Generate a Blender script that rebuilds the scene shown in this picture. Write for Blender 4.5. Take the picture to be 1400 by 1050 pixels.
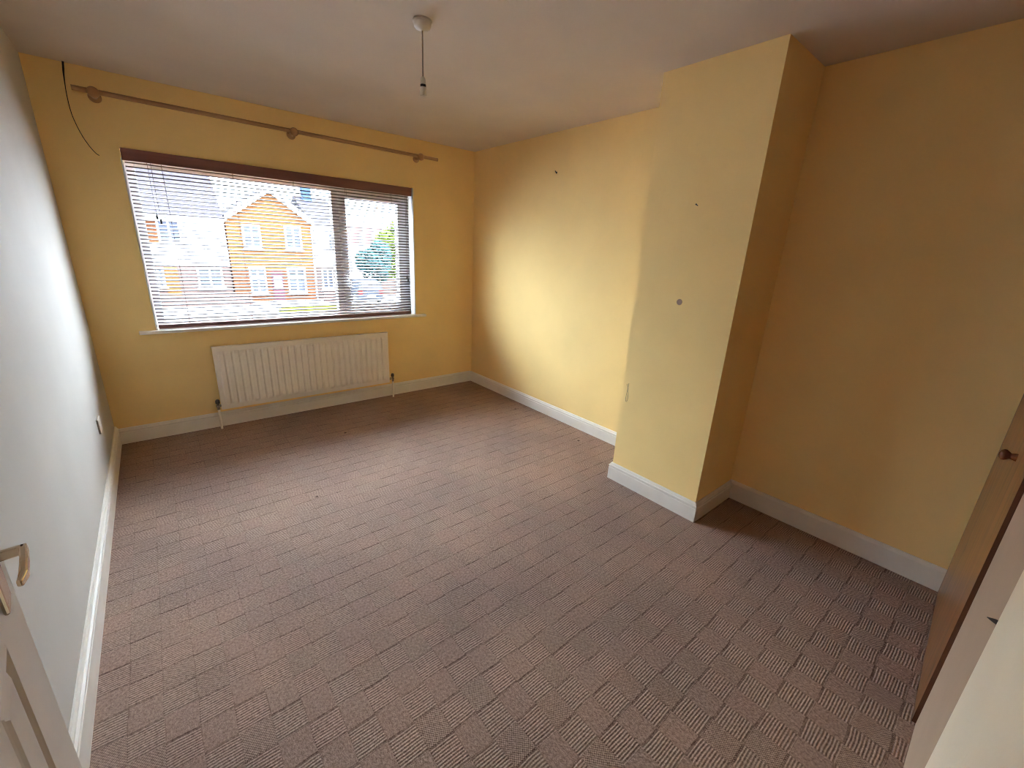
import bpy, bmesh, math, random
from mathutils import Vector, Matrix
random.seed(7)
S = bpy.context.scene
COL = S.collection
for o in list(bpy.data.objects):
    bpy.data.objects.remove(o)

# ------------------------------------------------------------------ camera, sky, sun, exposure
YAW, PITCH, ROLL = 0.7025, -0.3056, 0.0480
CAM = Vector((0.3802, -3.9394, 1.4743))
F_PX = 578.34
def cam_matrix():
    cy, sy, cp, sp = math.cos(YAW), math.sin(YAW), math.cos(PITCH), math.sin(PITCH)
    fwd = Vector((sy*cp, cy*cp, sp)); right = Vector((cy, -sy, 0)); up = right.cross(fwd)
    cr, sr = math.cos(ROLL), math.sin(ROLL)
    r2 = cr*right + sr*up; u2 = -sr*right + cr*up
    m = Matrix((r2, u2, -fwd)).transposed().to_4x4()
    m.translation = CAM
    return m
cd = bpy.data.cameras.new('camera'); cam = bpy.data.objects.new('camera', cd); COL.objects.link(cam)
cam.matrix_world = cam_matrix()
cd.sensor_fit = 'HORIZONTAL'; cd.sensor_width = 36.0; cd.lens = F_PX/1400*36.0
cd.clip_start = 0.02; cd.clip_end = 500
S.camera = cam

wd = bpy.data.worlds.new('overcast_sky'); S.world = wd; wd.use_nodes = True
nt = wd.node_tree; nt.nodes.clear()
out = nt.nodes.new('ShaderNodeOutputWorld'); bg = nt.nodes.new('ShaderNodeBackground')
tc = nt.nodes.new('ShaderNodeTexCoord'); sep = nt.nodes.new('ShaderNodeSeparateXYZ')
# overcast gradation: luminance = zenith * (1 + 2 sin(elevation)) / 3
mr = nt.nodes.new('ShaderNodeMapRange'); mr.inputs[1].default_value = 0.0; mr.inputs[2].default_value = 1.0
mr.inputs[3].default_value = 2.2; mr.inputs[4].default_value = 6.6
nt.links.new(tc.outputs['Generated'], sep.inputs[0]); nt.links.new(sep.outputs['Z'], mr.inputs[0])
bg.inputs['Color'].default_value = (0.76, 0.90, 1.06, 1)
nt.links.new(mr.outputs[0], bg.inputs['Strength'])
nt.links.new(bg.outputs[0], out.inputs[0])

sl = bpy.data.lights.new('sun', 'SUN'); sun = bpy.data.objects.new('sun', sl); COL.objects.link(sun)
sl.energy = 5.0; sl.angle = math.radians(1.5); sl.color = (1.0, 0.93, 0.80)
sun.location = (8, -20, 30)
sun.rotation_euler = Vector((-0.35, 1.0, -1.7)).to_track_quat('-Z', 'Y').to_euler()

vs = S.view_settings
vs.view_transform = 'Standard'; vs.look = 'None'; vs.gamma = 1.0; vs.use_curve_mapping = False
vs.exposure = 3.42
S.cycles.max_bounces = 14; S.cycles.diffuse_bounces = 10; S.cycles.transparent_max_bounces = 16
S.cycles.use_denoising = True; S.cycles.filter_width = 1.1
S.cycles.sample_clamp_indirect = 6.0
S.cycles.caustics_reflective = False; S.cycles.caustics_refractive = False

# ------------------------------------------------------------------ materials
def new_mat(name):
    m = bpy.data.materials.new(name); m.use_nodes = True
    n = m.node_tree; n.nodes.clear()
    o = n.nodes.new('ShaderNodeOutputMaterial'); b = n.nodes.new('ShaderNodeBsdfPrincipled')
    n.links.new(b.outputs[0], o.inputs[0])
    return m, n, b
def mat(name, col, rough=0.6, metal=0.0, var=0.06, scale=6.0, bump=0.0, bscale=60.0, spec=0.5, coat=0.0):
    """plain painted / plastic / metal surface with slight procedural variation"""
    m, n, b = new_mat(name)
    t = n.nodes.new('ShaderNodeTexCoord')
    no = n.nodes.new('ShaderNodeTexNoise'); no.inputs['Scale'].default_value = scale; no.inputs['Detail'].default_value = 5
    n.links.new(t.outputs['Object'], no.inputs['Vector'])
    r = n.nodes.new('ShaderNodeValToRGB')
    r.color_ramp.elements[0].position = 0.3; r.color_ramp.elements[1].position = 0.7
    r.color_ramp.elements[0].color = tuple(c*(1-var) for c in col)+(1,)
    r.color_ramp.elements[1].color = tuple(min(1, c*(1+var)) for c in col)+(1,)
    n.links.new(no.outputs['Fac'], r.inputs[0]); n.links.new(r.outputs[0], b.inputs['Base Color'])
    b.inputs['Roughness'].default_value = rough; b.inputs['Metallic'].default_value = metal
    b.inputs['Specular IOR Level'].default_value = spec
    b.inputs['Coat Weight'].default_value = coat
    if bump:
        n2 = n.nodes.new('ShaderNodeTexNoise'); n2.inputs['Scale'].default_value = bscale; n2.inputs['Detail'].default_value = 3
        n.links.new(t.outputs['Object'], n2.inputs['Vector'])
        bp = n.nodes.new('ShaderNodeBump'); bp.inputs['Strength'].default_value = bump; bp.inputs['Distance'].default_value = 0.004
        n.links.new(n2.outputs['Fac'], bp.inputs['Height']); n.links.new(bp.outputs[0], b.inputs['Normal'])
    return m
def wood(name, dark, light, axis='Z', scale=9.0, rough=0.4, stretch=0.07, knots=False):
    m, n, b = new_mat(name)
    t = n.nodes.new('ShaderNodeTexCoord'); mp = n.nodes.new('ShaderNodeMapping')
    sc = [1.0, 1.0, 1.0]; sc['XYZ'.index(axis)] = stretch
    mp.inputs['Scale'].default_value = sc
    n.links.new(t.outputs['Object'], mp.inputs[0])
    no = n.nodes.new('ShaderNodeTexNoise'); no.inputs['Scale'].default_value = scale; no.inputs['Detail'].default_value = 6
    no.inputs['Distortion'].default_value = 1.2
    n.links.new(mp.outputs[0], no.inputs['Vector'])
    r = n.nodes.new('ShaderNodeValToRGB'); r.color_ramp.elements[0].position = 0.32; r.color_ramp.elements[1].position = 0.68
    r.color_ramp.elements[0].color = dark+(1,); r.color_ramp.elements[1].color = light+(1,)
    n.links.new(no.outputs['Fac'], r.inputs[0])
    last = r.outputs[0]
    if knots:
        mk = n.nodes.new('ShaderNodeMapping'); mk.inputs['Scale'].default_value = (1, 1, 0.5)
        n.links.new(t.outputs['Object'], mk.inputs[0])
        v = n.nodes.new('ShaderNodeTexVoronoi'); v.inputs['Scale'].default_value = 4.2
        n.links.new(mk.outputs[0], v.inputs['Vector'])
        kr = n.nodes.new('ShaderNodeValToRGB'); kr.color_ramp.elements[0].position = 0.05; kr.color_ramp.elements[1].position = 0.12
        n.links.new(v.outputs['Distance'], kr.inputs[0])
        mx = n.nodes.new('ShaderNodeMix'); mx.data_type = 'RGBA'
        n.links.new(kr.outputs[0], mx.inputs['Factor'])
        mx.inputs[6].default_value = tuple(c*0.35 for c in dark)+(1,)
        n.links.new(last, mx.inputs[7]); last = mx.outputs[2]
    n.links.new(last, b.inputs['Base Color'])
    b.inputs['Roughness'].default_value = rough
    return m
def glass_mat(name, tint=(1, 1, 1), gloss=0.06):
    m = bpy.data.materials.new(name); m.use_nodes = True; n = m.node_tree; n.nodes.clear()
    o = n.nodes.new('ShaderNodeOutputMaterial'); mx = n.nodes.new('ShaderNodeMixShader')
    a = n.nodes.new('ShaderNodeBsdfTransparent'); g = n.nodes.new('ShaderNodeBsdfGlossy')
    a.inputs[0].default_value = tint+(1,); g.inputs['Roughness'].default_value = 0.02
    mx.inputs[0].default_value = gloss
    n.links.new(a.outputs[0], mx.inputs[1]); n.links.new(g.outputs[0], mx.inputs[2]); n.links.new(mx.outputs[0], o.inputs[0])
    return m

def carpet_mat():
    m, n, b = new_mat('carpet_patchwork_ribs')
    L = n.links.new
    def math_(op, a, bb=None, c=None):
        k = n.nodes.new('ShaderNodeMath'); k.operation = op
        for i, v in enumerate((a, bb, c)):
            if v is None: continue
            if isinstance(v, (int, float)): k.inputs[i].default_value = v
            else: L(v, k.inputs[i])
        return k.outputs[0]
    t = n.nodes.new('ShaderNodeTexCoord')
    wn = n.nodes.new('ShaderNodeTexNoise'); wn.inputs['Scale'].default_value = 7; wn.inputs['Detail'].default_value = 2
    L(t.outputs['Object'], wn.inputs['Vector'])
    sp = n.nodes.new('ShaderNodeSeparateXYZ'); L(t.outputs['Object'], sp.inputs[0])
    wob = math_('MULTIPLY', math_('SUBTRACT', wn.outputs['Fac'], 0.5), 0.012)
    x = math_('ADD', sp.outputs['X'], wob); y = math_('ADD', sp.outputs['Y'], wob)
    u = math_('ADD', math_('DIVIDE', math_('SUBTRACT', x, 1.559), 0.0885), 100.5)
    v = math_('ADD', math_('DIVIDE', math_('ADD', y, 3.176), 0.100), 100.5)
    i = math_('FLOOR', u); j = math_('FLOOR', v)
    fu = math_('FRACT', u); fv = math_('FRACT', v)
    odd = math_('MODULO', math_('ADD', i, j), 2.0)          # 0 = ribbed square
    cv = n.nodes.new('ShaderNodeCombineXYZ'); L(i, cv.inputs[0]); L(j, cv.inputs[1])
    rnd = n.nodes.new('ShaderNodeTexWhiteNoise'); rnd.noise_dimensions = '2D'; L(cv.outputs[0], rnd.inputs['Vector'])
    rib = math_('MULTIPLY_ADD', math_('SINE', math_('MULTIPLY', fv, 2*math.pi*11)), 0.5, 0.5)
    su = math_('SINE', math_('MULTIPLY', fu, 2*math.pi*11)); sv = math_('SINE', math_('MULTIPLY', fv, 2*math.pi*11))
    hat = math_('MULTIPLY_ADD', math_('MULTIPLY', su, sv), 0.35, 0.45)
    fine = n.nodes.new('ShaderNodeTexNoise'); fine.inputs['Scale'].default_value = 105; fine.inputs['Detail'].default_value = 5; fine.inputs['Roughness'].default_value = 0.65
    L(t.outputs['Object'], fine.inputs['Vector'])
    fine_c = math_('MULTIPLY_ADD', math_('SUBTRACT', fine.outputs['Fac'], 0.5), 2.1, 0.5)
    ishat = math_('GREATER_THAN', rnd.outputs['Value'], 0.5)
    other = n.nodes.new('ShaderNodeMix'); L(ishat, other.inputs[0]); other.inputs[2].default_value = 0.47; L(hat, other.inputs[3])
    h = n.nodes.new('ShaderNodeMix'); L(odd, h.inputs[0]); L(rib, h.inputs[2]); L(other.outputs[0], h.inputs[3])
    # recessed seams round the squares (stronger across the room)
    ev = math_('LESS_THAN', fv, 0.05); eu = math_('LESS_THAN', fu, 0.03)
    wear = n.nodes.new('ShaderNodeTexNoise'); wear.inputs['Scale'].default_value = 6.0; wear.inputs['Detail'].default_value = 3
    L(t.outputs['Object'], wear.inputs['Vector'])
    wr = n.nodes.new('ShaderNodeMapRange'); wr.inputs[1].default_value = 0.38; wr.inputs[2].default_value = 0.62; wr.inputs[3].default_value = 0.25; wr.inputs[4].default_value = 1.0
    L(wear.outputs['Fac'], wr.inputs[0])
    seam = math_('MULTIPLY', math_('MAXIMUM', ev, math_('MULTIPLY', eu, 0.40)), wr.outputs[0])
    hh = math_('SUBTRACT', math_('ADD', math_('MULTIPLY', h.outputs[0], 0.50), math_('MULTIPLY', fine_c, 0.50)), math_('MULTIPLY', seam, 0.34))
    ramp = n.nodes.new('ShaderNodeValToRGB')
    ramp.color_ramp.elements[0].position = 0.05; ramp.color_ramp.elements[1].position = 0.95
    ramp.color_ramp.elements[0].color = (0.098, 0.058, 0.043, 1)
    ramp.color_ramp.elements[1].color = (0.60, 0.465, 0.375, 1)
    L(hh, ramp.inputs[0])
    # worn and stained patches, and some squares a redder yarn than others
    st = n.nodes.new('ShaderNodeTexNoise'); st.inputs['Scale'].default_value = 1.7; st.inputs['Detail'].default_value = 5
    L(t.outputs['Object'], st.inputs['Vector'])
    sr = n.nodes.new('ShaderNodeValToRGB'); sr.color_ramp.elements[0].position = 0.32; sr.color_ramp.elements[1].position = 0.68
    sr.color_ramp.elements[0].color = (0.80, 0.77, 0.80, 1); sr.color_ramp.elements[1].color = (1.08, 1.0, 0.96, 1)
    L(st.outputs['Fac'], sr.inputs[0])
    mu = n.nodes.new('ShaderNodeMix'); mu.data_type = 'RGBA'; mu.blend_type = 'MULTIPLY'; mu.inputs[0].default_value = 1.0
    L(ramp.outputs[0], mu.inputs[6]); L(sr.outputs[0], mu.inputs[7])
    yr = n.nodes.new('ShaderNodeValToRGB')
    yr.color_ramp.elements[0].color = (1.03, 0.975, 0.97, 1); yr.color_ramp.elements[1].color = (0.98, 1.0, 0.985, 1)
    L(rnd.outputs['Value'], yr.inputs[0])
    mu2 = n.nodes.new('ShaderNodeMix'); mu2.data_type = 'RGBA'; mu2.blend_type = 'MULTIPLY'; mu2.inputs[0].default_value = 0.8
    L(mu.outputs[2], mu2.inputs[6]); L(yr.outputs[0], mu2.inputs[7])
    # small dark spots trodden into the pile
    vo = n.nodes.new('ShaderNodeTexVoronoi'); vo.inputs['Scale'].default_value = 3.1; L(t.outputs['Object'], vo.inputs['Vector'])
    sr2 = n.nodes.new('ShaderNodeValToRGB'); sr2.color_ramp.elements[0].position = 0.022; sr2.color_ramp.elements[1].position = 0.04
    sr2.color_ramp.elements[0].color = (0.25, 0.2, 0.2, 1); sr2.color_ramp.elements[1].color = (1, 1, 1, 1)
    L(vo.outputs['Distance'], sr2.inputs[0])
    mu3 = n.nodes.new('ShaderNodeMix'); mu3.data_type = 'RGBA'; mu3.blend_type = 'MULTIPLY'; mu3.inputs[0].default_value = 1.0
    L(mu2.outputs[2], mu3.inputs[6]); L(sr2.outputs[0], mu3.inputs[7])
    L(mu3.outputs[2], b.inputs['Base Color'])
    b.inputs['Roughness'].default_value = 0.95; b.inputs['Specular IOR Level'].default_value = 0.15
    bp = n.nodes.new('ShaderNodeBump'); bp.inputs['Strength'].default_value = 0.8; bp.inputs['Distance'].default_value = 0.003
    L(hh, bp.inputs['Height']); L(bp.outputs[0], b.inputs['Normal'])
    return m

def brick_mat(name, c1, c2, mortar, scale=1.0):
    m, n, b = new_mat(name)
    t = n.nodes.new('ShaderNodeTexCoord'); s = n.nodes.new('ShaderNodeSeparateXYZ'); c = n.nodes.new('ShaderNodeCombineXYZ')
    n.links.new(t.outputs['Object'], s.inputs[0])
    a = n.nodes.new('ShaderNodeMath'); a.operation = 'ADD'
    n.links.new(s.outputs['X'], a.inputs[0]); n.links.new(s.outputs['Y'], a.inputs[1])
    n.links.new(a.outputs[0], c.inputs[0]); n.links.new(s.outputs['Z'], c.inputs[1])
    br = n.nodes.new('ShaderNodeTexBrick'); br.inputs['Scale'].default_value = scale
    br.inputs['Brick Width'].default_value = 0.225; br.inputs['Row Height'].default_value = 0.075; br.inputs['Mortar Size'].default_value = 0.008
    br.inputs['Color1'].default_value = c1+(1,); br.inputs['Color2'].default_value = c2+(1,); br.inputs['Mortar'].default_value = mortar+(1,)
    n.links.new(c.outputs[0], br.inputs['Vector']); n.links.new(br.outputs['Color'], b.inputs['Base Color'])
    b.inputs['Roughness'].default_value = 0.9; b.inputs['Specular IOR Level'].default_value = 0.03
    return m

YEL = mat('pale_yellow_wall_paint', (0.93, 0.69, 0.30), 0.75, var=0.03, scale=3, bump=0.10, bscale=90, spec=0.25)
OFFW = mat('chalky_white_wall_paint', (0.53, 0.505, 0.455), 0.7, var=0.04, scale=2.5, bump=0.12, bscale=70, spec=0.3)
CEIL = mat('white_ceiling_paint', (0.66, 0.58, 0.50), 0.85, var=0.03, scale=3, bump=0.15, bscale=120, spec=0.2)
GLOSSW = mat('white_gloss_woodwork', (0.78, 0.74, 0.66), 0.35, var=0.04, scale=8)
DOORW = mat('white_door_paint', (0.66, 0.62, 0.56), 0.4, var=0.04, scale=8)
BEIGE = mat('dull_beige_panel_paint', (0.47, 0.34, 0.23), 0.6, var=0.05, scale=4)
CREAM = mat('cream_pier_paint', (0.90, 0.81, 0.62), 0.6, var=0.03, scale=3, bump=0.1, bscale=80)
PVC = mat('white_pvc', (0.80, 0.81, 0.82), 0.3, var=0.02)
RADW = mat('white_radiator_enamel', (0.86, 0.80, 0.70), 0.35, var=0.03)
PLAST = mat('aged_white_plastic', (0.74, 0.69, 0.60), 0.4, var=0.03)
BLACK = mat('black_rubber', (0.012, 0.010, 0.010), 0.5, var=0.1)
DARKM = mat('dark_metal', (0.10, 0.085, 0.075), 0.4, metal=0.7)
CHROME = mat('chrome', (0.62, 0.60, 0.58), 0.22, metal=1.0, var=0.03)
BRASSY = mat('polished_nickel_handle', (0.74, 0.63, 0.49), 0.16, metal=1.0, var=0.03)
MAHOG = wood('mahogany_blind_wood', (0.15, 0.060, 0.050), (0.24, 0.105, 0.088), 'X', 14, 0.35)
SLAT = wood('mahogany_slat_finish', (0.040, 0.024, 0.022), (0.060, 0.036, 0.033), 'X', 14, 0.45)
POLEW = wood('stained_pine_pole', (0.36, 0.19, 0.085), (0.50, 0.29, 0.14), 'X', 16, 0.4)
PINE = wood('varnished_pine', (0.12, 0.044, 0.012), (0.33, 0.145, 0.050), 'Z', 26, 0.28, 0.06, knots=True)
PINE_DK = wood('dark_pine_edge', (0.075, 0.024, 0.009), (0.13, 0.045, 0.017), 'Z', 11, 0.4)
KNOBW = wood('red_pine_knob', (0.16, 0.045, 0.015), (0.26, 0.085, 0.03), 'Y', 30, 0.22)
CORD = mat('cord_brown', (0.16, 0.10, 0.08), 0.8)
CARPET = carpet_mat()
GLASS = glass_mat('window_glass')
FILLER = mat('grey_filler', (0.50, 0.33, 0.24), 0.8)
PENCIL = mat('pencil_line', (0.30, 0.23, 0.16), 0.9)

# ------------------------------------------------------------------ mesh helpers
class MB:
    def __init__(s): s.v = []; s.f = []; s.sm = []
    def add(s, vs_, fs, smooth=False):
        o = len(s.v); s.v += [tuple(p) for p in vs_]
        for f in fs: s.f.append(tuple(i+o for i in f)); s.sm.append(smooth)
        return s
    def box(s, x0, x1, y0, y1, z0, z1):
        return s.add([(x0,y0,z0),(x1,y0,z0),(x1,y1,z0),(x0,y1,z0),(x0,y0,z1),(x1,y0,z1),(x1,y1,z1),(x0,y1,z1)],
              [(0,3,2,1),(4,5,6,7),(0,1,5,4),(1,2,6,5),(2,3,7,6),(3,0,4,7)])
    def prism(s, poly, h0, h1, fn):
        """extrude 2D poly between h0 and h1; fn(a,b,h)->xyz"""
        n = len(poly)
        vv = [fn(a, b, h0) for a, b in poly]+[fn(a, b, h1) for a, b in poly]
        ff = [tuple(range(n))[::-1], tuple(range(n, 2*n))]+[(i, (i+1) % n, n+(i+1) % n, n+i) for i in range(n)]
        return s.add(vv, ff)
    def tube(s, pts, r, seg=8, cap=True):
        pts = [Vector(p) for p in pts]; n = len(pts); vv = []; prev = None
        for i, p in enumerate(pts):
            t = (pts[min(i+1, n-1)]-pts[max(i-1, 0)]).normalized()
            if prev is None:
                prev = t.orthogonal().normalized()
            else:
                prev = (prev-t*prev.dot(t)).normalized()
            b = t.cross(prev)
            rr = r[i] if isinstance(r, (list, tuple)) else r
            for k in range(seg):
                a = 2*math.pi*k/seg
                vv.append(p+rr*(math.cos(a)*prev+math.sin(a)*b))
        ff = [(i*seg+k, i*seg+(k+1) % seg, (i+1)*seg+(k+1) % seg, (i+1)*seg+k) for i in range(n-1) for k in range(seg)]
        s.add(vv, ff, True)
        if cap:
            o = len(s.v)-n*seg
            s.f.append(tuple(o+k for k in range(seg))[::-1]); s.sm.append(False)
            s.f.append(tuple(o+(n-1)*seg+k for k in range(seg))); s.sm.append(False)
        return s
    def lathe(s, prof, c, axis='Z', seg=24):
        """prof: list of (r, h) along axis from centre c"""
        vv = []
        for r, h in prof:
            for k in range(seg):
                a = 2*math.pi*k/seg; p = [0, 0, 0]
                i, j, l = {'Z': (0, 1, 2), 'Y': (2, 0, 1), 'X': (1, 2, 0)}[axis]
                p[i] = r*math.cos(a); p[j] = r*math.sin(a); p[l] = h
                vv.append((c[0]+p[0], c[1]+p[1], c[2]+p[2]))
        n = len(prof)
        ff = [(i*seg+k, i*seg+(k+1) % seg, (i+1)*seg+(k+1) % seg, (i+1)*seg+k) for i in range(n-1) for k in range(seg)]
        ff += [tuple(range(seg))[::-1], tuple((n-1)*seg+k for k in range(seg))]
        return s.add(vv, ff, True)
    def build(s, name, m, parent=None, origin=None, bevel=0.0, kind=None, fix=True):
        o = Vector((0, 0, 0))
        if parent is not None: o = wloc(parent)
        loc = Vector((0, 0, 0))
        if origin is not None: loc = Vector(origin)-o
        me = bpy.data.meshes.new(name)
        me.from_pydata([tuple(Vector(p)-o-loc) for p in s.v], [], s.f)
        me.polygons.foreach_set('use_smooth', s.sm)
        me.materials.append(m)
        if fix:
            bm = bmesh.new(); bm.from_mesh(me); bmesh.ops.recalc_face_normals(bm, faces=bm.faces); bm.to_mesh(me); bm.free()
        ob = bpy.data.objects.new(name, me); COL.objects.link(ob); ob.location = loc
        if parent is not None: ob.parent = parent
        if any(s.sm):
            try: me.set_sharp_from_angle(angle=math.radians(50))
            except Exception: pass
        if bevel:
            md = ob.modifiers.new('bevel', 'BEVEL'); md.width = bevel; md.segments = 2; md.limit_method = 'ANGLE'
        if kind: ob['kind'] = kind
        return ob
def wloc(o):
    p = Vector(o.location)
    while o.parent is not None:
        o = o.parent; p += Vector(o.location)
    return p
def tag(o, label=None, cat=None, group=None, kind=None):
    if label: o['label'] = label
    if cat: o['category'] = cat
    if group: o['group'] = group
    if kind: o['kind'] = kind
    return o
def thing(name, loc, label, cat, group=None, kind=None):
    o = bpy.data.objects.new(name, None); COL.objects.link(o); o.location = loc; o.empty_display_size = 0.1
    return tag(o, label, cat, group, kind)
def struct(mb, name, m, label, cat='structure', bevel=0.0):
    return tag(mb.build(name, m, bevel=bevel), label, cat, kind='structure')

# ------------------------------------------------------------------ room shell
W, H = 3.0794, 2.40
CX, CY1, CY2 = W-0.457, -2.403, -3.001           # chimney breast front plane and its two ends
WX0, WX1, WZ0, WZ1 = 0.346, 2.385, 0.800, 1.985    # window opening
YB = -4.064                                         # back wall plane
DX0, DX1, DZ = 0.30, 0.860, 2.04                    # doorway in the back wall

struct(MB().box(-0.25, W+0.25, -5.6, 0.30, -0.25, 0.0), 'floor', CARPET, 'brown carpet of ribbed and plain squares covering the whole floor', 'floor')
struct(MB().box(-0.25, W+0.25, -5.6, 0.30, H, H+0.25), 'ceiling', CEIL, 'plain white plastered ceiling, dim and greyish', 'ceiling')
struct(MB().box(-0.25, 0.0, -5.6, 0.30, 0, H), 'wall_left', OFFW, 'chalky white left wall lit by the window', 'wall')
struct(MB().box(W, W+0.25, -5.6, 0.30, 0, H), 'wall_right', YEL, 'pale yellow right wall behind the chimney breast', 'wall')
wf = MB()
wf.box(0, WX0, 0, 0.28, 0, H).box(WX1, W, 0, 0.28, 0, H).box(WX0, WX1, 0, 0.28, 0, WZ0).box(WX0, WX1, 0, 0.28, WZ1, H)
struct(wf, 'wall_front', YEL, 'pale yellow wall with the wide window in it', 'wall')
struct(MB().box(CX, W, CY2, CY1, 0, H), 'wall_chimney', YEL, 'pale yellow chimney breast standing out from the right wall', 'wall')
wb = MB()
wb.box(0, DX0, YB-0.12, YB, 0, H).box(DX1, W, YB-0.12, YB, 0, H).box(DX0, DX1, YB-0.12, YB, DZ, H)
struct(wb, 'wall_back', BEIGE, 'dull beige wall strip between the pine door and the cream pier', 'wall')
struct(MB().box(0, W, -5.6, -5.4, 0, H), 'wall_hall', YEL, 'yellow landing wall beyond the doorway', 'wall')
struct(MB().box(1.037, 1.447, YB, -4.050, 0, H), 'trim_1', CREAM, 'cream painted pier beside the doorway at the right edge', 'trim', bevel=0.002)
ar = MB().box(DX1, 1.035, YB, -4.046, 0, DZ+0.035)
struct(ar, 'trim_2', CREAM, 'white painted doorframe edge beside the cream pier', 'trim')

# skirting boards
def skirt_profile(h, t=0.018, groove=True):
    if groove:
        return [(0, 0), (t, 0), (t, h*0.70), (t-0.003, h*0.725), (t-0.003, h*0.76), (t, h*0.785), (t, h*0.86), (t-0.006, h*0.90), (t-0.007, h*0.94), (t-0.012, h), (0, h)]
    return [(0, 0), (t, 0), (t, h*0.86), (t-0.004, h*0.94), (t-0.010, h), (0, h)]
T = 0.018
def sk(name, h, groove, a, b, fn, label):
    mb = MB().prism(skirt_profile(h, T, groove), a, b, fn)
    return struct(mb, name, GLOSSW, label, 'skirting')
sk('baseboard_left', 0.140, True, YB, 0, lambda d, z, s: (d, s, z), 'white skirting board along the chalky left wall')
sk('baseboard_front', 0.118, True, T, W-T, lambda d, z, s: (s, -d, z), 'white skirting board under the window and radiator')
sk('baseboard_right', 0.112, True, CY1, 0, lambda d, z, s: (W-d, s, z), 'white skirting board between window corner and chimney breast')
sk('baseboard_alcove', 0.122, False, YB, CY2, lambda d, z, s: (W-d, s, z), 'plain white skirting board in the right-hand alcove')
ch = MB()
pr = skirt_profile(0.120, T, True)
# three mitred runs round the chimney breast
path = [(W, CY1, 0, 1), (CX, CY1, -1, 1), (CX, CY2, -1, -1), (W, CY2, 0, -1)]
vv = []
for (px, py, nx, ny) in path:
    for d, z in pr: vv.append((px+nx*d, py+ny*d, z))
n_ = len(pr)
ff = [(i*n_+k, i*n_+(k+1) % n_, (i+1)*n_+(k+1) % n_, (i+1)*n_+k) for i in range(3) for k in range(n_)]
ff += [tuple(range(n_)), tuple(3*n_+k for k in range(n_))]
ch.add(vv, ff)
struct(ch, 'baseboard_chimney', GLOSSW, 'white skirting board wrapping the foot of the chimney breast', 'skirting')

# ------------------------------------------------------------------ window
struct(MB().box(WX0-0.004, WX0+0.006, -0.003, 0.118, WZ0, WZ1-0.06), 'trim_3', PVC, 'narrow white lining of the left window reveal', 'trim')
struct(MB().box(WX1-0.004, WX1+0.005, -0.003, 0.118, WZ0, WZ1), 'trim_4', PVC, 'white lining of the right window reveal', 'trim')
struct(MB().box(WX0-0.10, WX1+0.10, -0.050, 0.0, 0.790, 0.812).box(WX0, WX1, 0.0, 0.13, 0.79, 0.812), 'window_sill', GLOSSW,
       'white painted window board above the radiator', 'window sill', bevel=0.004)
win = thing('window_1', (1.365, 0.15, WZ0), 'wide white window with one large fixed pane and a casement', 'window', kind='structure')
FY0, FY1 = 0.118, 0.185
zb, zt = 0.812, WZ1
fr = MB().box(WX0, WX0+0.056, FY0, FY1, zb, zt).box(WX1-0.048, WX1, FY0, FY1, zb, zt)
fr.box(WX0+0.056, WX1-0.048, FY0, FY1, zb, zb+0.056).box(WX0+0.056, WX1-0.048, FY0, FY1, zt-0.092, zt)
fr.build('window_frame', PVC, win, bevel=0.004)
MB().box(1.672, 1.728, FY0, FY1, zb+0.056, zt-0.092).build('mullion', PVC, win, bevel=0.004)
sa = MB(); sx0, sx1, sz0, sz1 = 1.728, WX1-0.048, zb+0.056, zt-0.092
sa.box(sx0, sx0+0.062, FY0-0.012, FY1-0.01, sz0, sz1).box(sx1-0.062, sx1, FY0-0.012, FY1-0.01, sz0, sz1)
sa.box(sx0+0.062, sx1-0.062, FY0-0.012, FY1-0.01, sz0, sz0+0.05).box(sx0+0.062, sx1-0.062, FY0-0.012, FY1-0.01, sz1-0.05, sz1)
sash = sa.build('casement_sash', PVC, win, bevel=0.004)
MB().box(sx0+0.062, sx1-0.062, 0.150, 0.154, sz0+0.05, sz1-0.05).build('pane', GLASS, sash)
MB().box(WX0+0.056, 1.672, 0.150, 0.154, zb+0.056, zt-0.092).build('pane', GLASS, win)
hd = MB().box(sx0+0.020, sx0+0.044, FY0-0.024, FY0-0.012, 1.12, 1.20)
hd.tube([(sx0+0.032, FY0-0.024, 1.18), (sx0+0.032, FY0-0.045, 1.18), (sx0+0.045, FY0-0.05, 1.15), (sx0+0.05, FY0-0.05, 1.07)], [0.009, 0.009, 0.009, 0.007], 8)
hd.build('window_handle', PVC, sash)

# ------------------------------------------------------------------ venetian blind
bl = thing('venetian_blind', (1.365, 0.04, 0.812), 'mahogany venetian blind with thin open slats hanging in the window', 'blind')
MB().box(WX0+0.002, 2.364, -0.014, -0.002, 1.912, 1.984).build('valance', MAHOG, bl, bevel=0.002)
MB().box(WX0+0.024, 2.352, 0.012, 0.062, 1.940, 1.984).build('head_rail', MAHOG, bl)
# one crowned slat, shared mesh
bx0, bx1, by = WX0+0.013, 2.350, 0.038
sm_ = MB(); n5 = 5
top = [(-0.0125+0.025*k/(n5-1), 0.0022*(1-((k-2)/2)**2)) for k in range(n5)]
poly = top+[(a, b-0.0016) for a, b in reversed(top)]
sm_.prism(poly, bx0, bx1, lambda a, b, h: (h, by+a, b))
PITCH_S = 0.0250
z0s = 0.858; nsl = 43
first = None
tilt = math.radians(22)
for k in range(nsl):
    z = z0s+k*PITCH_S
    if z > 1.935: break
    if first is None:
        first = sm_.build('slat', SLAT, None); ob = first
        ob.parent = bl; ob.location = (0, 0, 0)
        for v in ob.data.vertices: v.co = Vector((v.co.x-1.365, v.co.y-by, v.co.z))
    else:
        ob = first.copy(); COL.objects.link(ob)
    ob.location = (0, by-0.04, z-0.812+random.uniform(-0.0006, 0.0006))
    ob.rotation_euler = (tilt+random.uniform(-0.03, 0.03), random.uniform(-0.0006, 0.0006), 0)
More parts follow.
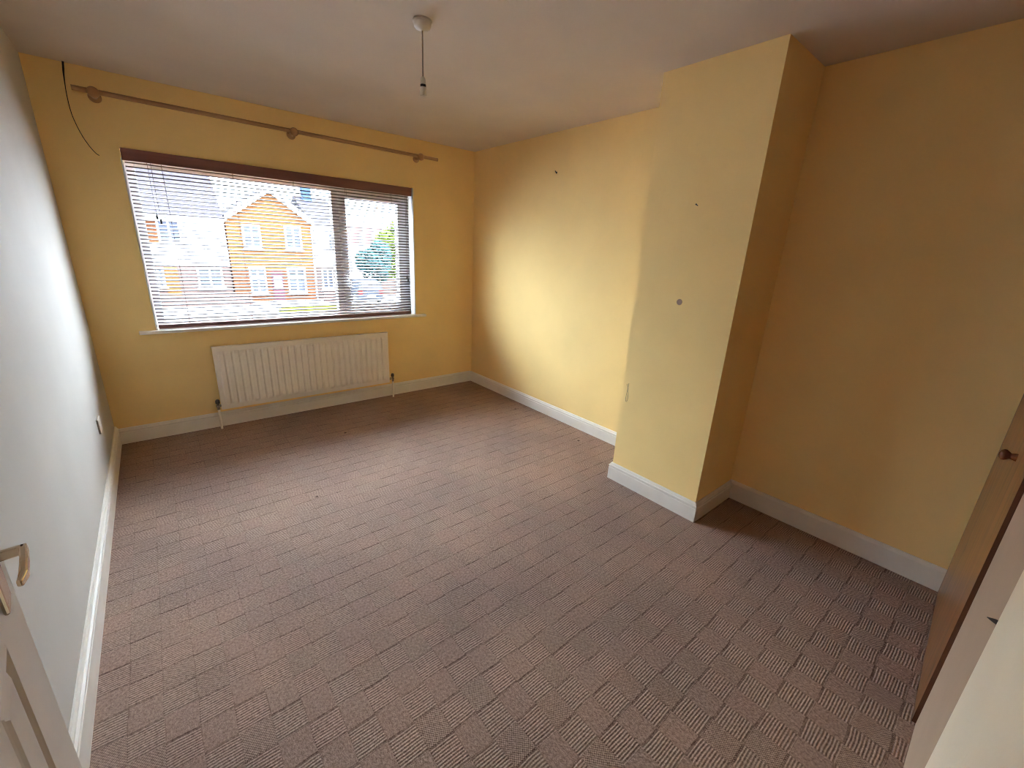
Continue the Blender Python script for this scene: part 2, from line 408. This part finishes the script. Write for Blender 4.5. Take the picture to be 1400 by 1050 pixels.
MB().box(bx0, bx1, by-0.014, by+0.014, 0.815, 0.842).build('bottom_rail', MAHOG, bl, bevel=0.003)
for lx in (0.545, 0.955, 1.365, 1.775, 2.185):
    lc = MB()
    for yy in (by-0.0135, by+0.0135): lc.tube([(lx, yy, 0.842), (lx, yy, 1.94)], 0.0011, 5)
    lc.build('ladder_cord', CORD, bl)
for (px, py, zl, nm) in ((0.470, -0.006, 1.60, 'tilt_cord'), (0.488, -0.006, 1.57, 'tilt_cord'), (2.312, -0.008, 1.19, 'lift_cord'), (2.322, -0.008, 1.16, 'lift_cord')):
    c = MB().tube([(px, 0.016, 1.945), (px, 0.010, 1.90), (px, 0.016, zl+0.02), (px, 0.016, zl)], 0.0012, 5).build(nm, CORD, bl)
    MB().lathe([(0.002, 0.0), (0.005, -0.004), (0.0075, -0.030), (0.004, -0.034)], (px, 0.016, zl), 'Z', 10).build('tassel', BLACK, c)

# ------------------------------------------------------------------ curtain pole
cp = thing('curtain_pole', (1.37, 0, 2.24), 'long bare wooden curtain pole on the wall above the blind', 'curtain pole')
pz = lambda x: 2.2585-0.0125*(x-0.19)/2.4
MB().tube([(0.190, -0.088, pz(0.19)), (1.0, -0.088, pz(1.0)), (1.4, -0.088, pz(1.4)), (2.602, -0.088, pz(2.602))], 0.0140, 16).build('rod', POLEW, cp)
for bxx in (0.282, 1.372, 2.425):
    br = MB()
    br.lathe([(0.030, 0.0), (0.032, -0.006), (0.028, -0.014), (0.016, -0.02), (0.013, -0.055), (0.015, -0.070)], (bxx, 0, pz(bxx)-0.012), 'Y', 20)
    ring = []
    for k in range(0, 13):
        a = math.pi*k/12*1.25-math.pi*1.12
        ring.append((bxx, -0.088+0.0185*math.cos(a), pz(bxx)+0.0185*math.sin(a)))
    br.tube(ring, 0.0085, 10)
    br.lathe([(0.010, -0.070), (0.022, -0.080), (0.029, -0.094), (0.029, -0.106), (0.020, -0.116), (0.006, -0.120)], (bxx, 0, pz(bxx)-0.006), 'Y', 20)
    br.build('bracket', POLEW, cp)

# ------------------------------------------------------------------ loose black cable in the corner
wpts = [(0.176, -0.012, 2.400), (0.172, -0.010, 2.372), (0.166, -0.012, 2.324), (0.160, -0.016, 2.23), (0.162, -0.016, 2.13), (0.180, -0.014, 2.04), (0.204, -0.010, 1.975), (0.230, -0.006, 1.932), (0.244, -0.003, 1.922)]
def smooth_path(P, n=6):
    P = [Vector(p) for p in P]; out_ = []
    for i in range(len(P)-1):
        p0, p1, p2, p3 = P[max(i-1, 0)], P[i], P[i+1], P[min(i+2, len(P)-1)]
        for k in range(n):
            t = k/n
            out_.append(0.5*((2*p1)+(-p0+p2)*t+(2*p0-5*p1+4*p2-p3)*t*t+(-p0+3*p1-3*p2+p3)*t**3))
    out_.append(P[-1]); return out_
wp = smooth_path(wpts)
ww = MB().tube(wp, [0.0048 if i < 8 else 0.0048-0.0030*min(1, (i-8)/8) for i in range(len(wp))], 8).build('hanging_cable', BLACK, origin=(0.176, 0, 2.40))
tag(ww, 'thin black cable hanging from the ceiling in the window-wall corner', 'cable')

# ------------------------------------------------------------------ radiator
RX0, RX1, RZ0, RZ1, RYF = 0.642, 2.043, 0.164, 0.664, -0.092
rad = thing('radiator', (1.34, -0.06, 0.10), 'white ribbed panel radiator fixed below the window', 'radiator')
NR = 27; pitch = (RX1-RX0-0.05)/NR
xs = [RX0]; ds = [0.0]
xs.append(RX0+0.02); ds.append(0)
for k in range(NR):
    a = RX0+0.025+k*pitch
    for fx, d in ((0.06, 0), (0.16, 0.55), (0.26, 1), (0.5, 1.0), (0.74, 1), (0.84, 0.55), (0.94, 0)):
        xs.append(a+fx*pitch); ds.append(d)
xs += [RX1-0.02, RX1]; ds += [0, 0]
zs = [(RZ0, 0), (RZ0+0.030, 0), (RZ0+0.052, 1.0), (RZ1-0.055, 1.0), (RZ1-0.032, 0), (RZ1, 0)]
vv = []; ff = []
for z, k in zs:
    for x, d in zip(xs, ds): vv.append((x, RYF-0.012*d*k+0.004, z))
nx = len(xs)
for r in range(len(zs)-1):
    for c in range(nx-1): ff.append((r*nx+c, r*nx+c+1, (r+1)*nx+c+1, (r+1)*nx+c))
pn = MB().add(vv, ff)
pn.box(RX0, RX1, RYF+0.0045, RYF+0.030, RZ0, RZ1)
pn.build('panel', RADW, rad, bevel=0.0)
MB().box(RX0-0.002, RX1+0.002, RYF-0.001, RYF+0.032, RZ1, RZ1+0.006).build('top_seam', RADW, rad)
for x in (RX0+0.2, RX1-0.2): MB().box(x-0.02, x+0.02, RYF+0.030, -0.002, RZ0+0.06, RZ1-0.06).build('wall_bracket', RADW, rad)
for sx, px in ((-1, 0.622), (1, 2.083)):
    vl = MB().lathe([(0.011, 0.0), (0.011, 0.02), (0.016, 0.022), (0.016, 0.038), (0.010, 0.042), (0.010, 0.05)], (px, -0.07, 0.165), 'Z', 14)
    ex = RX0 if sx < 0 else RX1
    vl.tube([(px, -0.07, 0.196), (ex, -0.07, 0.196)], 0.0105, 12)
    v_ = vl.build('valve', CHROME, rad)
    MB().lathe([(0.010, 0.0), (0.0155, 0.004), (0.0145, 0.026), (0.010, 0.034)], (px, -0.07, 0.212), 'Z', 14).build('valve_cap', DARKM, v_)
    MB().tube([(px, -0.07, 0.168), (px, -0.07, 0.0)], 0.0085, 12).build('pipe', RADW, rad)

# ------------------------------------------------------------------ pendant light
PX, PY = 1.450, -1.962
pe = thing('pendant_light', (PX, PY, H), 'bare white pendant lampholder on a cord below its ceiling rose, no bulb', 'pendant light')
MB().lathe([(0.0405, 0.0), (0.0425, -0.004), (0.0420, -0.008), (0.0370, -0.010), (0.0360, -0.022), (0.0300, -0.030), (0.012, -0.034), (0.006, -0.038)], (PX, PY, H), 'Z', 32).build('ceiling_rose', PLAST, pe)
MB().tube([(PX, PY, H-0.034), (PX, PY, 2.18)], 0.0030, 8).build('cord', mat('flex_grey', (0.36, 0.30, 0.25), 0.6), pe)
lh = MB().lathe([(0.004, 0.075), (0.0095, 0.068), (0.0125, 0.055), (0.0128, 0.044)], (PX, PY, 2.118), 'Z', 20).build('lampholder', PLAST, pe)
MB().lathe([(0.0128, 0.044), (0.0128, 0.034)], (PX, PY, 2.118), 'Z', 20).build('black_ring', BLACK, lh)
MB().lathe([(0.0135, 0.034), (0.0140, 0.020), (0.0142, 0.003), (0.0135, 0.0), (0.010, 0.004)], (PX, PY, 2.118), 'Z', 20).build('shade_ring', PLAST, lh)

# ------------------------------------------------------------------ small fittings and marks
so = thing('blank_plate', (0, -0.668, 0.39), 'small white electrical plate low on the left wall near the corner', 'socket')
MB().box(0.0, 0.009, -0.711, -0.625, 0.348, 0.434).build('plate', PLAST, so, bevel=0.002)
for z in (0.391,):
    MB().lathe([(0.003, 0.0085), (0.003, 0.0096)], (0, -0.70, z), 'X', 10).build('screw', CHROME, so)
    MB().lathe([(0.003, 0.0085), (0.003, 0.0096)], (0, -0.636, z), 'X', 10).build('screw', CHROME, so)
nl = MB().tube([(W, -1.189, 2.100), (W-0.012, -1.189, 2.103), (W-0.016, -1.189, 2.112)], 0.0035, 8)
nl.lathe([(0.008, 0.0), (0.008, -0.003)], (W, -1.189, 2.10), 'X', 10)
tag(nl.build('picture_hook', DARKM, origin=(W, -1.189, 2.10)), 'small dark hook high on the right wall left of the chimney breast', 'hook')
n2 = MB().tube([(CX, -2.712, 1.740), (CX-0.018, -2.712, 1.744)], 0.0022, 8)
n2.lathe([(0.004, -0.017), (0.004, -0.019)], (CX, -2.712, 1.744), 'X', 10)
tag(n2.build('nail', DARKM, origin=(CX, -2.712, 1.74)), 'single nail in the upper face of the chimney breast', 'nail')
tag(MB().lathe([(0.0165, 0.0), (0.0160, -0.002), (0.012, -0.003)], (CX, -2.698, 1.243), 'X', 20).build('filler_patch', FILLER, origin=(CX, -2.698, 1.243)),
    'round greyish filled spot in the middle of the chimney breast', 'patch')
scr = smooth_path([(CX, -2.432, 0.69), (CX, -2.445, 0.665), (CX, -2.452, 0.60), (CX, -2.444, 0.575), (CX, -2.437, 0.60), (CX, -2.446, 0.70)])
tag(MB().tube([p+Vector((-0.0006, 0, 0)) for p in scr], 0.0012, 5).build('pencil_scribble', PENCIL, origin=(CX, -2.44, 0.63)),
    'faint pencil loop scribbled low on the left edge of the chimney breast', 'mark')
hk = MB().prism([(-4.064, 0.889), (-4.051, 0.889), (-4.051, 0.869), (-4.064, 0.869)], 1.447, 1.451, lambda a, b, h: (h, a, b))
hk.tube([(1.449, -4.055, 0.879), (1.475, -4.050, 0.866), (1.500, -4.043, 0.853)], [0.005, 0.004, 0.0012], 8)
tag(hk.build('latch_hook', BLACK, origin=(1.447, -4.056, 0.879)), 'small black latch hook sticking out of the cream pier', 'latch')

# ------------------------------------------------------------------ pine cupboard door (right edge)
pd = thing('door_2', (2.6, YB, 0.0), 'varnished pine cupboard door with round knob at the right edge', 'door', kind='structure')
def front_y(x): return -4.018-0.035*(3.06-x)/(3.06-2.145)
pdm = MB()
def plank(x0, x1, z0, z1, mm, name, par, back=YB, ins=0.0):
    m_ = MB().add([(x0, back, z0), (x1, back, z0), (x1, front_y(x1)-ins, z0), (x0, front_y(x0)-ins, z0),
                   (x0, back, z1), (x1, back, z1), (x1, front_y(x1)-ins, z1), (x0, front_y(x0)-ins, z1)],
                  [(0,3,2,1),(4,5,6,7),(0,1,5,4),(1,2,6,5),(2,3,7,6),(3,0,4,7)])
    return m_.build(name, mm, par)
plank(2.151, 3.058, 0.004, 2.02, PINE, 'door_panel', pd)
e_ = plank(2.145, 2.151, 0.004, 2.02, PINE_DK, 'door_edge', pd)  # near edge strip, coloured darker than the door panel
e_['label'] = 'dark edge of the pine door'
KX = 2.44; ky = front_y(KX)
kb = MB().lathe([(0.013, 0.0), (0.011, 0.008), (0.009, 0.014), (0.013, 0.019), (0.0175, 0.025), (0.0180, 0.031), (0.013, 0.037), (0.004, 0.040)], (KX, ky, 0.912), 'Y', 24)
kb.build('knob', KNOBW, pd)

# ------------------------------------------------------------------ white panelled room door (left edge)
ANG = math.radians(-8)
LEAD = Vector((0.2002, -3.2814, 0)); LW = 0.735
DR = Vector((-math.sin(ANG), -math.cos(ANG), 0)); DN = Vector((math.cos(ANG), -math.sin(ANG), 0))
DN = Vector((-DR.y, DR.x, 0))
d1 = thing('door_1', (LEAD.x+DR.x*LW, LEAD.y+DR.y*LW, 0), 'white panelled room door standing open at the left edge', 'door', kind='structure')
def dp(s, z, n): return LEAD+DR*s+DN*n+Vector((0, 0, z))
sxs = [0, 0.130, 0.228, 0.300, 0.440, 0.507, 0.605, LW]
szs = [0.008, 0.22, 1.100, 1.22, 1.86, 2.02]
lf = MB()
TH = 0.038
for a in range(len(sxs)-1):
    for c in range(len(szs)-1):
        s0, s1, z0, z1 = sxs[a], sxs[a+1], szs[c], szs[c+1]
        if a in (1, 3, 5) and c in (1, 3):
            loops = [(0, 0), (0.003, 0.001), (0.009, -0.0045), (0.013, -0.0045), (0.023, 0.0)]
            vv = []
            for ins, dep in loops:
                vv += [dp(s0+ins, z0+ins, dep), dp(s1-ins, z0+ins, dep), dp(s1-ins, z1-ins, dep), dp(s0+ins, z1-ins, dep)]
            ff = [(i*4+k, i*4+(k+1) % 4, (i+1)*4+(k+1) % 4, (i+1)*4+k) for i in range(len(loops)-1) for k in range(4)]
            n4 = (len(loops)-1)*4
            ff.append((n4, n4+1, n4+2, n4+3))
            lf.add(vv, ff)
        else:
            lf.add([dp(s0, z0, 0), dp(s1, z0, 0), dp(s1, z1, 0), dp(s0, z1, 0)], [(0, 1, 2, 3)])
zA, zB = szs[0], szs[-1]
lf.add([dp(0, zA, 0), dp(LW, zA, 0), dp(LW, zB, 0), dp(0, zB, 0), dp(0, zA, -TH), dp(LW, zA, -TH), dp(LW, zB, -TH), dp(0, zB, -TH)],
       [(4, 7, 6, 5), (0, 4, 5, 1), (3, 2, 6, 7), (0, 3, 7, 4), (1, 5, 6, 2)])
lf.build('door_leaf', DOORW, d1)
def dbox(mb, s0, s1, z0, z1, n0, n1):
    P = [dp(s, z, n) for z in (z0, z1) for s, n in ((s0, n0), (s1, n0), (s1, n1), (s0, n1))]
    return mb.add(P, [(0,3,2,1),(4,5,6,7),(0,1,5,4),(1,2,6,5),(2,3,7,6),(3,0,4,7)])
hdl = dbox(MB(), 0.056, 0.094, 1.104, 1.255, 0.0, 0.005).build('door_handle', BRASSY, d1, bevel=0.003)
hdl['label'] = 'shiny metal lever handle on its backplate'
def sq_tube(P, w, h):
    """rectangular bar through points; w across, h vertical"""
    mb = MB(); P = [Vector(p) for p in P]; vv = []
    for i, p in enumerate(P):
        t = (P[min(i+1, len(P)-1)]-P[max(i-1, 0)]); t.z = 0; t.normalize()
        sd = Vector((-t.y, t.x, 0))
        ww_ = w[i] if isinstance(w, list) else w; hh_ = h[i] if isinstance(h, list) else h
        for a, b in ((-1, -1), (1, -1), (1, 1), (-1, 1)): vv.append(p+sd*a*ww_/2+Vector((0, 0, b*hh_/2)))
    n = len(P)
    ff = [(i*4+k, i*4+(k+1) % 4, (i+1)*4+(k+1) % 4, (i+1)*4+k) for i in range(n-1) for k in range(4)]+[(0, 1, 2, 3), (4*n-4, 4*n-3, 4*n-2, 4*n-1)]
    return mb.add(vv, ff)
LZ = 1.158
sq_tube([dp(0.069, LZ, 0.004), dp(0.069, LZ, 0.020), dp(0.070, LZ, 0.026)], 0.007, 0.010).build('lever_neck', BRASSY, hdl, bevel=0.0015)
sq_tube([dp(0.066, LZ, 0.024), dp(0.090, LZ, 0.0245), dp(0.118, LZ-0.001, 0.024), dp(0.131, LZ-0.002, 0.021)], [0.006, 0.006, 0.006, 0.0045], [0.010, 0.010, 0.0095, 0.007]).build('lever', BRASSY, hdl, bevel=0.0015)

# ------------------------------------------------------------------ outside: street
GZ = -2.2
M_ASPH = mat('pale_asphalt', (0.40, 0.39, 0.40), 0.9, var=0.1, scale=2, spec=0.03)
M_GRASS = mat('bright_grass', (0.021, 0.0225, 0.0015), 0.95, var=0.25, scale=8, spec=0.03)
M_BRU = brick_mat('yellow_orange_brick', (0.052, 0.0190, 0.0058), (0.060, 0.0235, 0.0078), (0.062, 0.034, 0.015))
M_BRL = brick_mat('red_orange_brick', (0.038, 0.0115, 0.005), (0.044, 0.0145, 0.0065), (0.046, 0.026, 0.015))
M_BRP = brick_mat('pinkish_brick', (0.034, 0.022, 0.020), (0.040, 0.027, 0.025), (0.045, 0.035, 0.033))
M_REND = mat('white_render', (0.66, 0.65, 0.64), 0.9, var=0.03, spec=0.03)
M_ROOF = mat('grey_roof_tiles', (0.015, 0.0138, 0.017), 0.85, var=0.25, scale=5, spec=0.03)
M_ROOFR = mat('red_roof_tiles', (0.045, 0.023, 0.022), 0.85, var=0.12, scale=5, spec=0.03)
M_WPAINT = mat('white_timber', (0.88, 0.88, 0.88), 0.5, var=0.02, spec=0.03)
M_DGL = mat('dark_house_glass', (0.024, 0.028, 0.042), 0.2, var=0.1, spec=0.1)
M_DOORP = mat('pink_red_door', (0.030, 0.013, 0.018), 0.5, spec=0.03)
M_LEAFY = mat('yellow_green_leaves', (0.026, 0.042, 0.005), 0.7, var=0.3, scale=3, spec=0.03)
M_LEAFB = mat('blue_green_leaves', (0.007, 0.024, 0.026), 0.7, var=0.35, scale=3, spec=0.03)
M_BARK = mat('bark', (0.15, 0.11, 0.08), 0.9, spec=0.03)
M_CAR = mat('silver_blue_car_paint', (0.013, 0.017, 0.026), 0.35, spec=0.04)
M_RED = mat('red_lamp_lens', (0.11, 0.004, 0.004), 0.4, spec=0.05)
M_TYRE = mat('tyre_rubber', (0.03, 0.03, 0.03), 0.8)

tag(MB().box(-60, 80, 0.6, 90, GZ-0.2, GZ).build('street_ground', M_ASPH), 'pale street and forecourt outside the window', 'ground', kind='structure')
lw = MB()
cx_, cy_ = 7.6, 21.2
lp = [(cx_+2.3*math.cos(a)*(1+0.06*math.sin(3*a)), cy_+1.9*math.sin(a)*(1+0.05*math.cos(2*a))) for a in [2*math.pi*k/28 for k in range(28)]]
lw.prism(lp, GZ, GZ+0.05, lambda a, b, h: (a, b, h))
tag(lw.build('lawn', M_GRASS, origin=(cx_, cy_, GZ)), 'bright yellow-green oval lawn in front of the brick house', 'lawn')

def house_window(parent, x0, x1, z0, z1, y, cols=2, transom=True, panel=0.0):
    f = 0.085
    fw_ = MB().box(x0, x0+f, y-0.06, y+0.02, z0, z1).box(x1-f, x1, y-0.06, y+0.02, z0, z1).box(x0+f, x1-f, y-0.06, y+0.02, z0, z0+f).box(x0+f, x1-f, y-0.06, y+0.02, z1-f, z1)
    for k in range(1, cols):
        xm = x0+(x1-x0)*k/cols; fw_.box(xm-0.04, xm+0.04, y-0.06, y+0.02, z0+f, z1-f)
    if transom: fw_.box(x0+f, x1-f, y-0.058, y+0.015, z0+(z1-z0)*0.62-0.03, z0+(z1-z0)*0.62+0.03)
    fw_.box(x0-0.08, x1+0.08, y-0.12, y, z0-0.07, z0)
    w_ = fw_.build('window', M_WPAINT, parent)
    MB().box(x0+f, x1-f, y-0.03, y-0.01, z0+f, z1-f).build('pane', M_DGL, w_)
    return w_
# gabled brick house
HY = 26.0
hs = thing('brick_house', (6.35, HY+3, GZ), 'orange brick house with white-edged gable opposite the window', 'house')
GX0, GX1, GE, GA, AX = 4.04, 8.66, 2.46, 4.06, 6.38
up = MB().prism([(GX0, -0.35), (GX1, -0.35), (GX1, GE), (AX, GA), (GX0, GE)], HY, HY+6, lambda a, b, h: (a, h, b))
up.build('upper_wall', M_BRU, hs)
MB().box(GX0, GX1, HY, HY+6, GZ, -0.35).build('lower_wall', M_BRL, hs)
bb = MB()
def slope_bar(mb, xa, za, xb, zb_, y0, y1, t):
    d = Vector((xb-xa, 0, zb_-za)).normalized(); nn = Vector((-d.z, 0, d.x))
    if nn.z < 0: nn = -nn
    A, B = Vector((xa, 0, za)), Vector((xb, 0, zb_))
    P = [A, B, B+Vector((0, 0, t*1.15)), A+Vector((0, 0, t*1.15))]
    mb.add([(p.x, y0, p.z) for p in P]+[(p.x, y1, p.z) for p in P], [(0,3,2,1),(4,5,6,7),(0,1,5,4),(1,2,6,5),(2,3,7,6),(3,0,4,7)])
slope_bar(bb, GX0-0.01, GE-0.10, AX, GA, HY-0.25, HY, 0.26); slope_bar(bb, GX1+0.01, GE-0.10, AX, GA, HY-0.25, HY, 0.26)
bb.build('bargeboard', M_WPAINT, hs)
rr = MB(); slope_bar(rr, GX0-0.01, GE-0.08, AX, GA+0.02, HY, HY+7, 0.22); slope_bar(rr, GX1+0.01, GE-0.08, AX, GA+0.02, HY, HY+7, 0.22)
rr.build('roof', M_ROOF, hs)
house_window(hs, 4.78, 5.70, 0.86, 2.20, HY); house_window(hs, 7.00, 7.93, 0.88, 2.28, HY)
house_window(hs, 4.86, 5.72, -1.76, -0.20, HY); house_window(hs, 6.92, 7.97, -1.80, -0.18, HY)
dr_ = MB().box(6.02, 6.66, HY-0.06, HY+0.02, GZ, -0.42).build('front_door', M_DOORP, hs)
MB().box(6.12, 6.56, HY-0.08, HY-0.06, -1.45, -0.75).build('pane', M_WPAINT, dr_)
MB().tube([(8.56, HY-0.06, GZ), (8.56, HY-0.06, GE-0.2)], 0.045, 8).build('downpipe', M_WPAINT, hs)

# terraces either side (one lifts off the other)
def terrace(name, x0, x1, y, label, wins, eave=2.38, ridge=5.6):
    t_ = thing(name, ((x0+x1)/2, y+3, GZ), label, 'house')
    MB().box(x0, x1, y, y+8, -0.15, eave).build('rendered_wall', M_REND, t_)
    MB().box(x0, x1, y+0.02, y+8, GZ, -0.15).build('brick_wall', M_BRP, t_)
    MB().prism([(y-0.4, eave-0.1), (y+4, ridge), (y+8.4, eave-0.1)], x0, x1, lambda a, b, h: (h, a, b)).build('roof', M_ROOF, t_)
    MB().box(x0, x1, y-0.45, y-0.32, eave-0.14, eave+0.02).build('gutter', M_WPAINT, t_)
    for w_ in wins: house_window(t_, *w_, y)
    return t_
tl = terrace('terraced_house', -9.0, 3.98, 26.3, 'white rendered house with grey roof left of the brick gable',
             [(0.95, 1.95, 1.00, 2.15), (-3.0, -1.9, 1.0, 2.15), (2.35, 3.55, -1.35, -0.25), (0.35, 0.9, -1.3, -0.28)])
MB().box(-0.4, 0.95, 26.24, 26.3, 0.95, 2.15).build('tile_hung_panel', M_BRL, tl)
MB().box(0.92, 1.5, 26.22, 26.32, GZ, -0.25).build('brick_porch', M_BRU, tl)
MB().box(0.6, 1.5, 30.2, 31.0, 4.6, 6.6).build('chimney', M_BRL, tl)
trr = terrace('terraced_house', 8.73, 10.9, 26.3, 'narrow white rendered house right of the brick gable',
              [(9.05, 9.80, -1.55, -0.24), (9.6, 10.5, 0.9, 2.1)], 2.38, 4.35)
MB().box(9.2, 9.75, 29.6, 30.2, 3.7, 5.3).build('chimney', mat('blue_grey_chimney', (0.015, 0.026, 0.05), 0.8, spec=0.03), trr)
fh = thing('distant_house', (19, 42, GZ), 'far house with pinkish red roof behind the trees', 'house')
MB().box(14.0, 25.0, 40, 46, GZ, 1.4).build('wall', M_REND, fh)
MB().prism([(39.6, 1.3), (43, 3.2), (46.4, 1.3)], 13.8, 25.2, lambda a, b, h: (h, a, b)).build('roof', M_ROOFR, fh)
# low front walls
gw = MB().box(-9, 4.6, 24.2, 24.45, GZ, GZ+0.62)
tag(gw.build('garden_wall', M_BRP, origin=(-2, 24.3, GZ)), 'low pinkish brick garden wall left of the brick house', 'wall')
gw2 = MB().box(8.6, 10.0, 24.6, 24.8, GZ, GZ+0.75)
tag(gw2.build('garden_wall', M_BRP, origin=(9.3, 24.7, GZ)), 'short pinkish garden wall right of the brick house', 'wall')
gw3 = MB().box(10.8, 20, 27.2, 27.5, GZ, GZ+1.15)
tag(gw3.build('boundary_wall', M_BRP, origin=(15, 27.3, GZ)), 'pinkish brick boundary wall under the trees', 'wall')

def leaf_blob(centers, n, size):
    mb = MB()
    for _ in range(n):
        c, r = random.choice(centers)
        while True:
            d = Vector((random.uniform(-1, 1), random.uniform(-1, 1), random.uniform(-1, 1)))
            if 0.35 < d.length < 1: break
        p = Vector(c)+Vector((d.x*r[0], d.y*r[1], d.z*r[2]))
        a = Vector((random.gauss(0, 1), random.gauss(0, 1), random.gauss(0, 1))).normalized(); b = a.orthogonal().normalized()
        s = size*random.uniform(0.6, 1.3)
        mb.add([p-a*s, p+b*s*0.55, p+a*s, p-b*s*0.55], [(0, 1, 2, 3)])
    return mb
def tree(name, x, y, h, centers, n, size, m, label, group):
    t_ = thing(name, (x, y, GZ), label, 'tree', group)
    tr = MB().tube([(x, y, GZ), (x+0.05, y, GZ+h*0.4), (x-0.05, y+0.05, GZ+h*0.7)], [0.16, 0.12, 0.06], 8)
    for a in range(5):
        an = a*1.3; tr.tube([(x, y, GZ+h*0.35), (x+math.cos(an)*0.7, y+math.sin(an)*0.7, GZ+h*0.65)], [0.06, 0.025], 6)
    tr.build('trunk', M_BARK, t_)
    leaf_blob(centers, n, size).build('foliage', m, t_, kind='stuff', fix=False)
    return t_
tree('garden_tree', 12.6, 25.5, 3.4, [((12.4, 25.5, 0.0), (1.1, 1.0, 1.2)), ((11.8, 25.4, 0.35), (0.8, 0.8, 0.75)), ((12.8, 25.6, 0.8), (0.8, 0.8, 0.9))], 3200, 0.14, M_LEAFB,
     'bluish green bushy tree outside the casement', 'street trees')
tree('garden_tree', 16.0, 30.0, 5.4, [((16.1, 30.0, 0.9), (1.6, 1.3, 1.8)), ((15.2, 29.8, 1.5), (1.0, 1.0, 1.0)), ((16.6, 30.0, 2.1), (1.5, 1.1, 1.3)), ((15.6, 29.8, -0.3), (1.3, 1.0, 1.2))], 5500, 0.15, M_LEAFY,
     'taller yellow-green tree at the right end of the casement', 'street trees')

# car seen from behind
CXX, CYY = 10.75, 22.3
car = thing('car', (CXX, CYY+1.8, GZ), 'silver-blue parked hatchback with red tail lights seen from behind', 'car')
prof = [(0.0, 0.32), (0.0, 0.95), (0.25, 1.42), (0.7, 1.50), (1.7, 1.48), (2.45, 1.0), (3.6, 0.85), (3.75, 0.6), (3.7, 0.30)]
bodyv = []
for side, ins in ((-1, 0), (1, 0)):
    for (yy, zz) in prof:
        hw = 0.80 if zz < 1.05 else 0.80-0.16*(zz-1.05)/0.45
        bodyv.append((CXX+side*hw, CYY+yy, GZ+zz))
npf = len(prof)
bf = [tuple(range(npf)), tuple(range(npf, 2*npf))[::-1]]+[(i, (i+1) % npf, npf+(i+1) % npf, npf+i) for i in range(npf)]
MB().add(bodyv, bf).build('body', M_CAR, car, bevel=0.05)
MB().add([(CXX-0.62, CYY+0.04, GZ+1.0), (CXX+0.62, CYY+0.04, GZ+1.0), (CXX+0.54, CYY+0.235, GZ+1.38), (CXX-0.54, CYY+0.235, GZ+1.38),
          (CXX-0.62, CYY-0.02, GZ+1.0), (CXX+0.62, CYY-0.02, GZ+1.0), (CXX+0.54, CYY+0.20, GZ+1.40), (CXX-0.54, CYY+0.20, GZ+1.40)],
         [(0,3,2,1),(4,5,6,7),(0,1,5,4),(1,2,6,5),(2,3,7,6),(3,0,4,7)]).build('rear_window', M_DGL, car)
for sx in (-1, 1):
    MB().box(CXX+sx*0.66-0.13, CXX+sx*0.66+0.13, CYY-0.03, CYY+0.05, GZ+0.68, GZ+0.96).build('tail_light', M_RED, car, bevel=0.02)
    for yy in (0.65, 3.0):
        MB().lathe([(0.28, -0.09), (0.31, -0.07), (0.31, 0.07), (0.28, 0.09)], (CXX+sx*0.74, CYY+yy, GZ+0.31), 'X', 20).build('wheel', M_TYRE, car)
MB().box(CXX-0.26, CXX+0.26, CYY-0.02, CYY+0.02, GZ+0.52, GZ+0.63).build('number_plate', M_WPAINT, car)
MB().box(CXX-0.80, CXX+0.80, CYY-0.06, CYY+0.06, GZ+0.34, GZ+0.50).build('bumper', M_CAR, car, bevel=0.03)
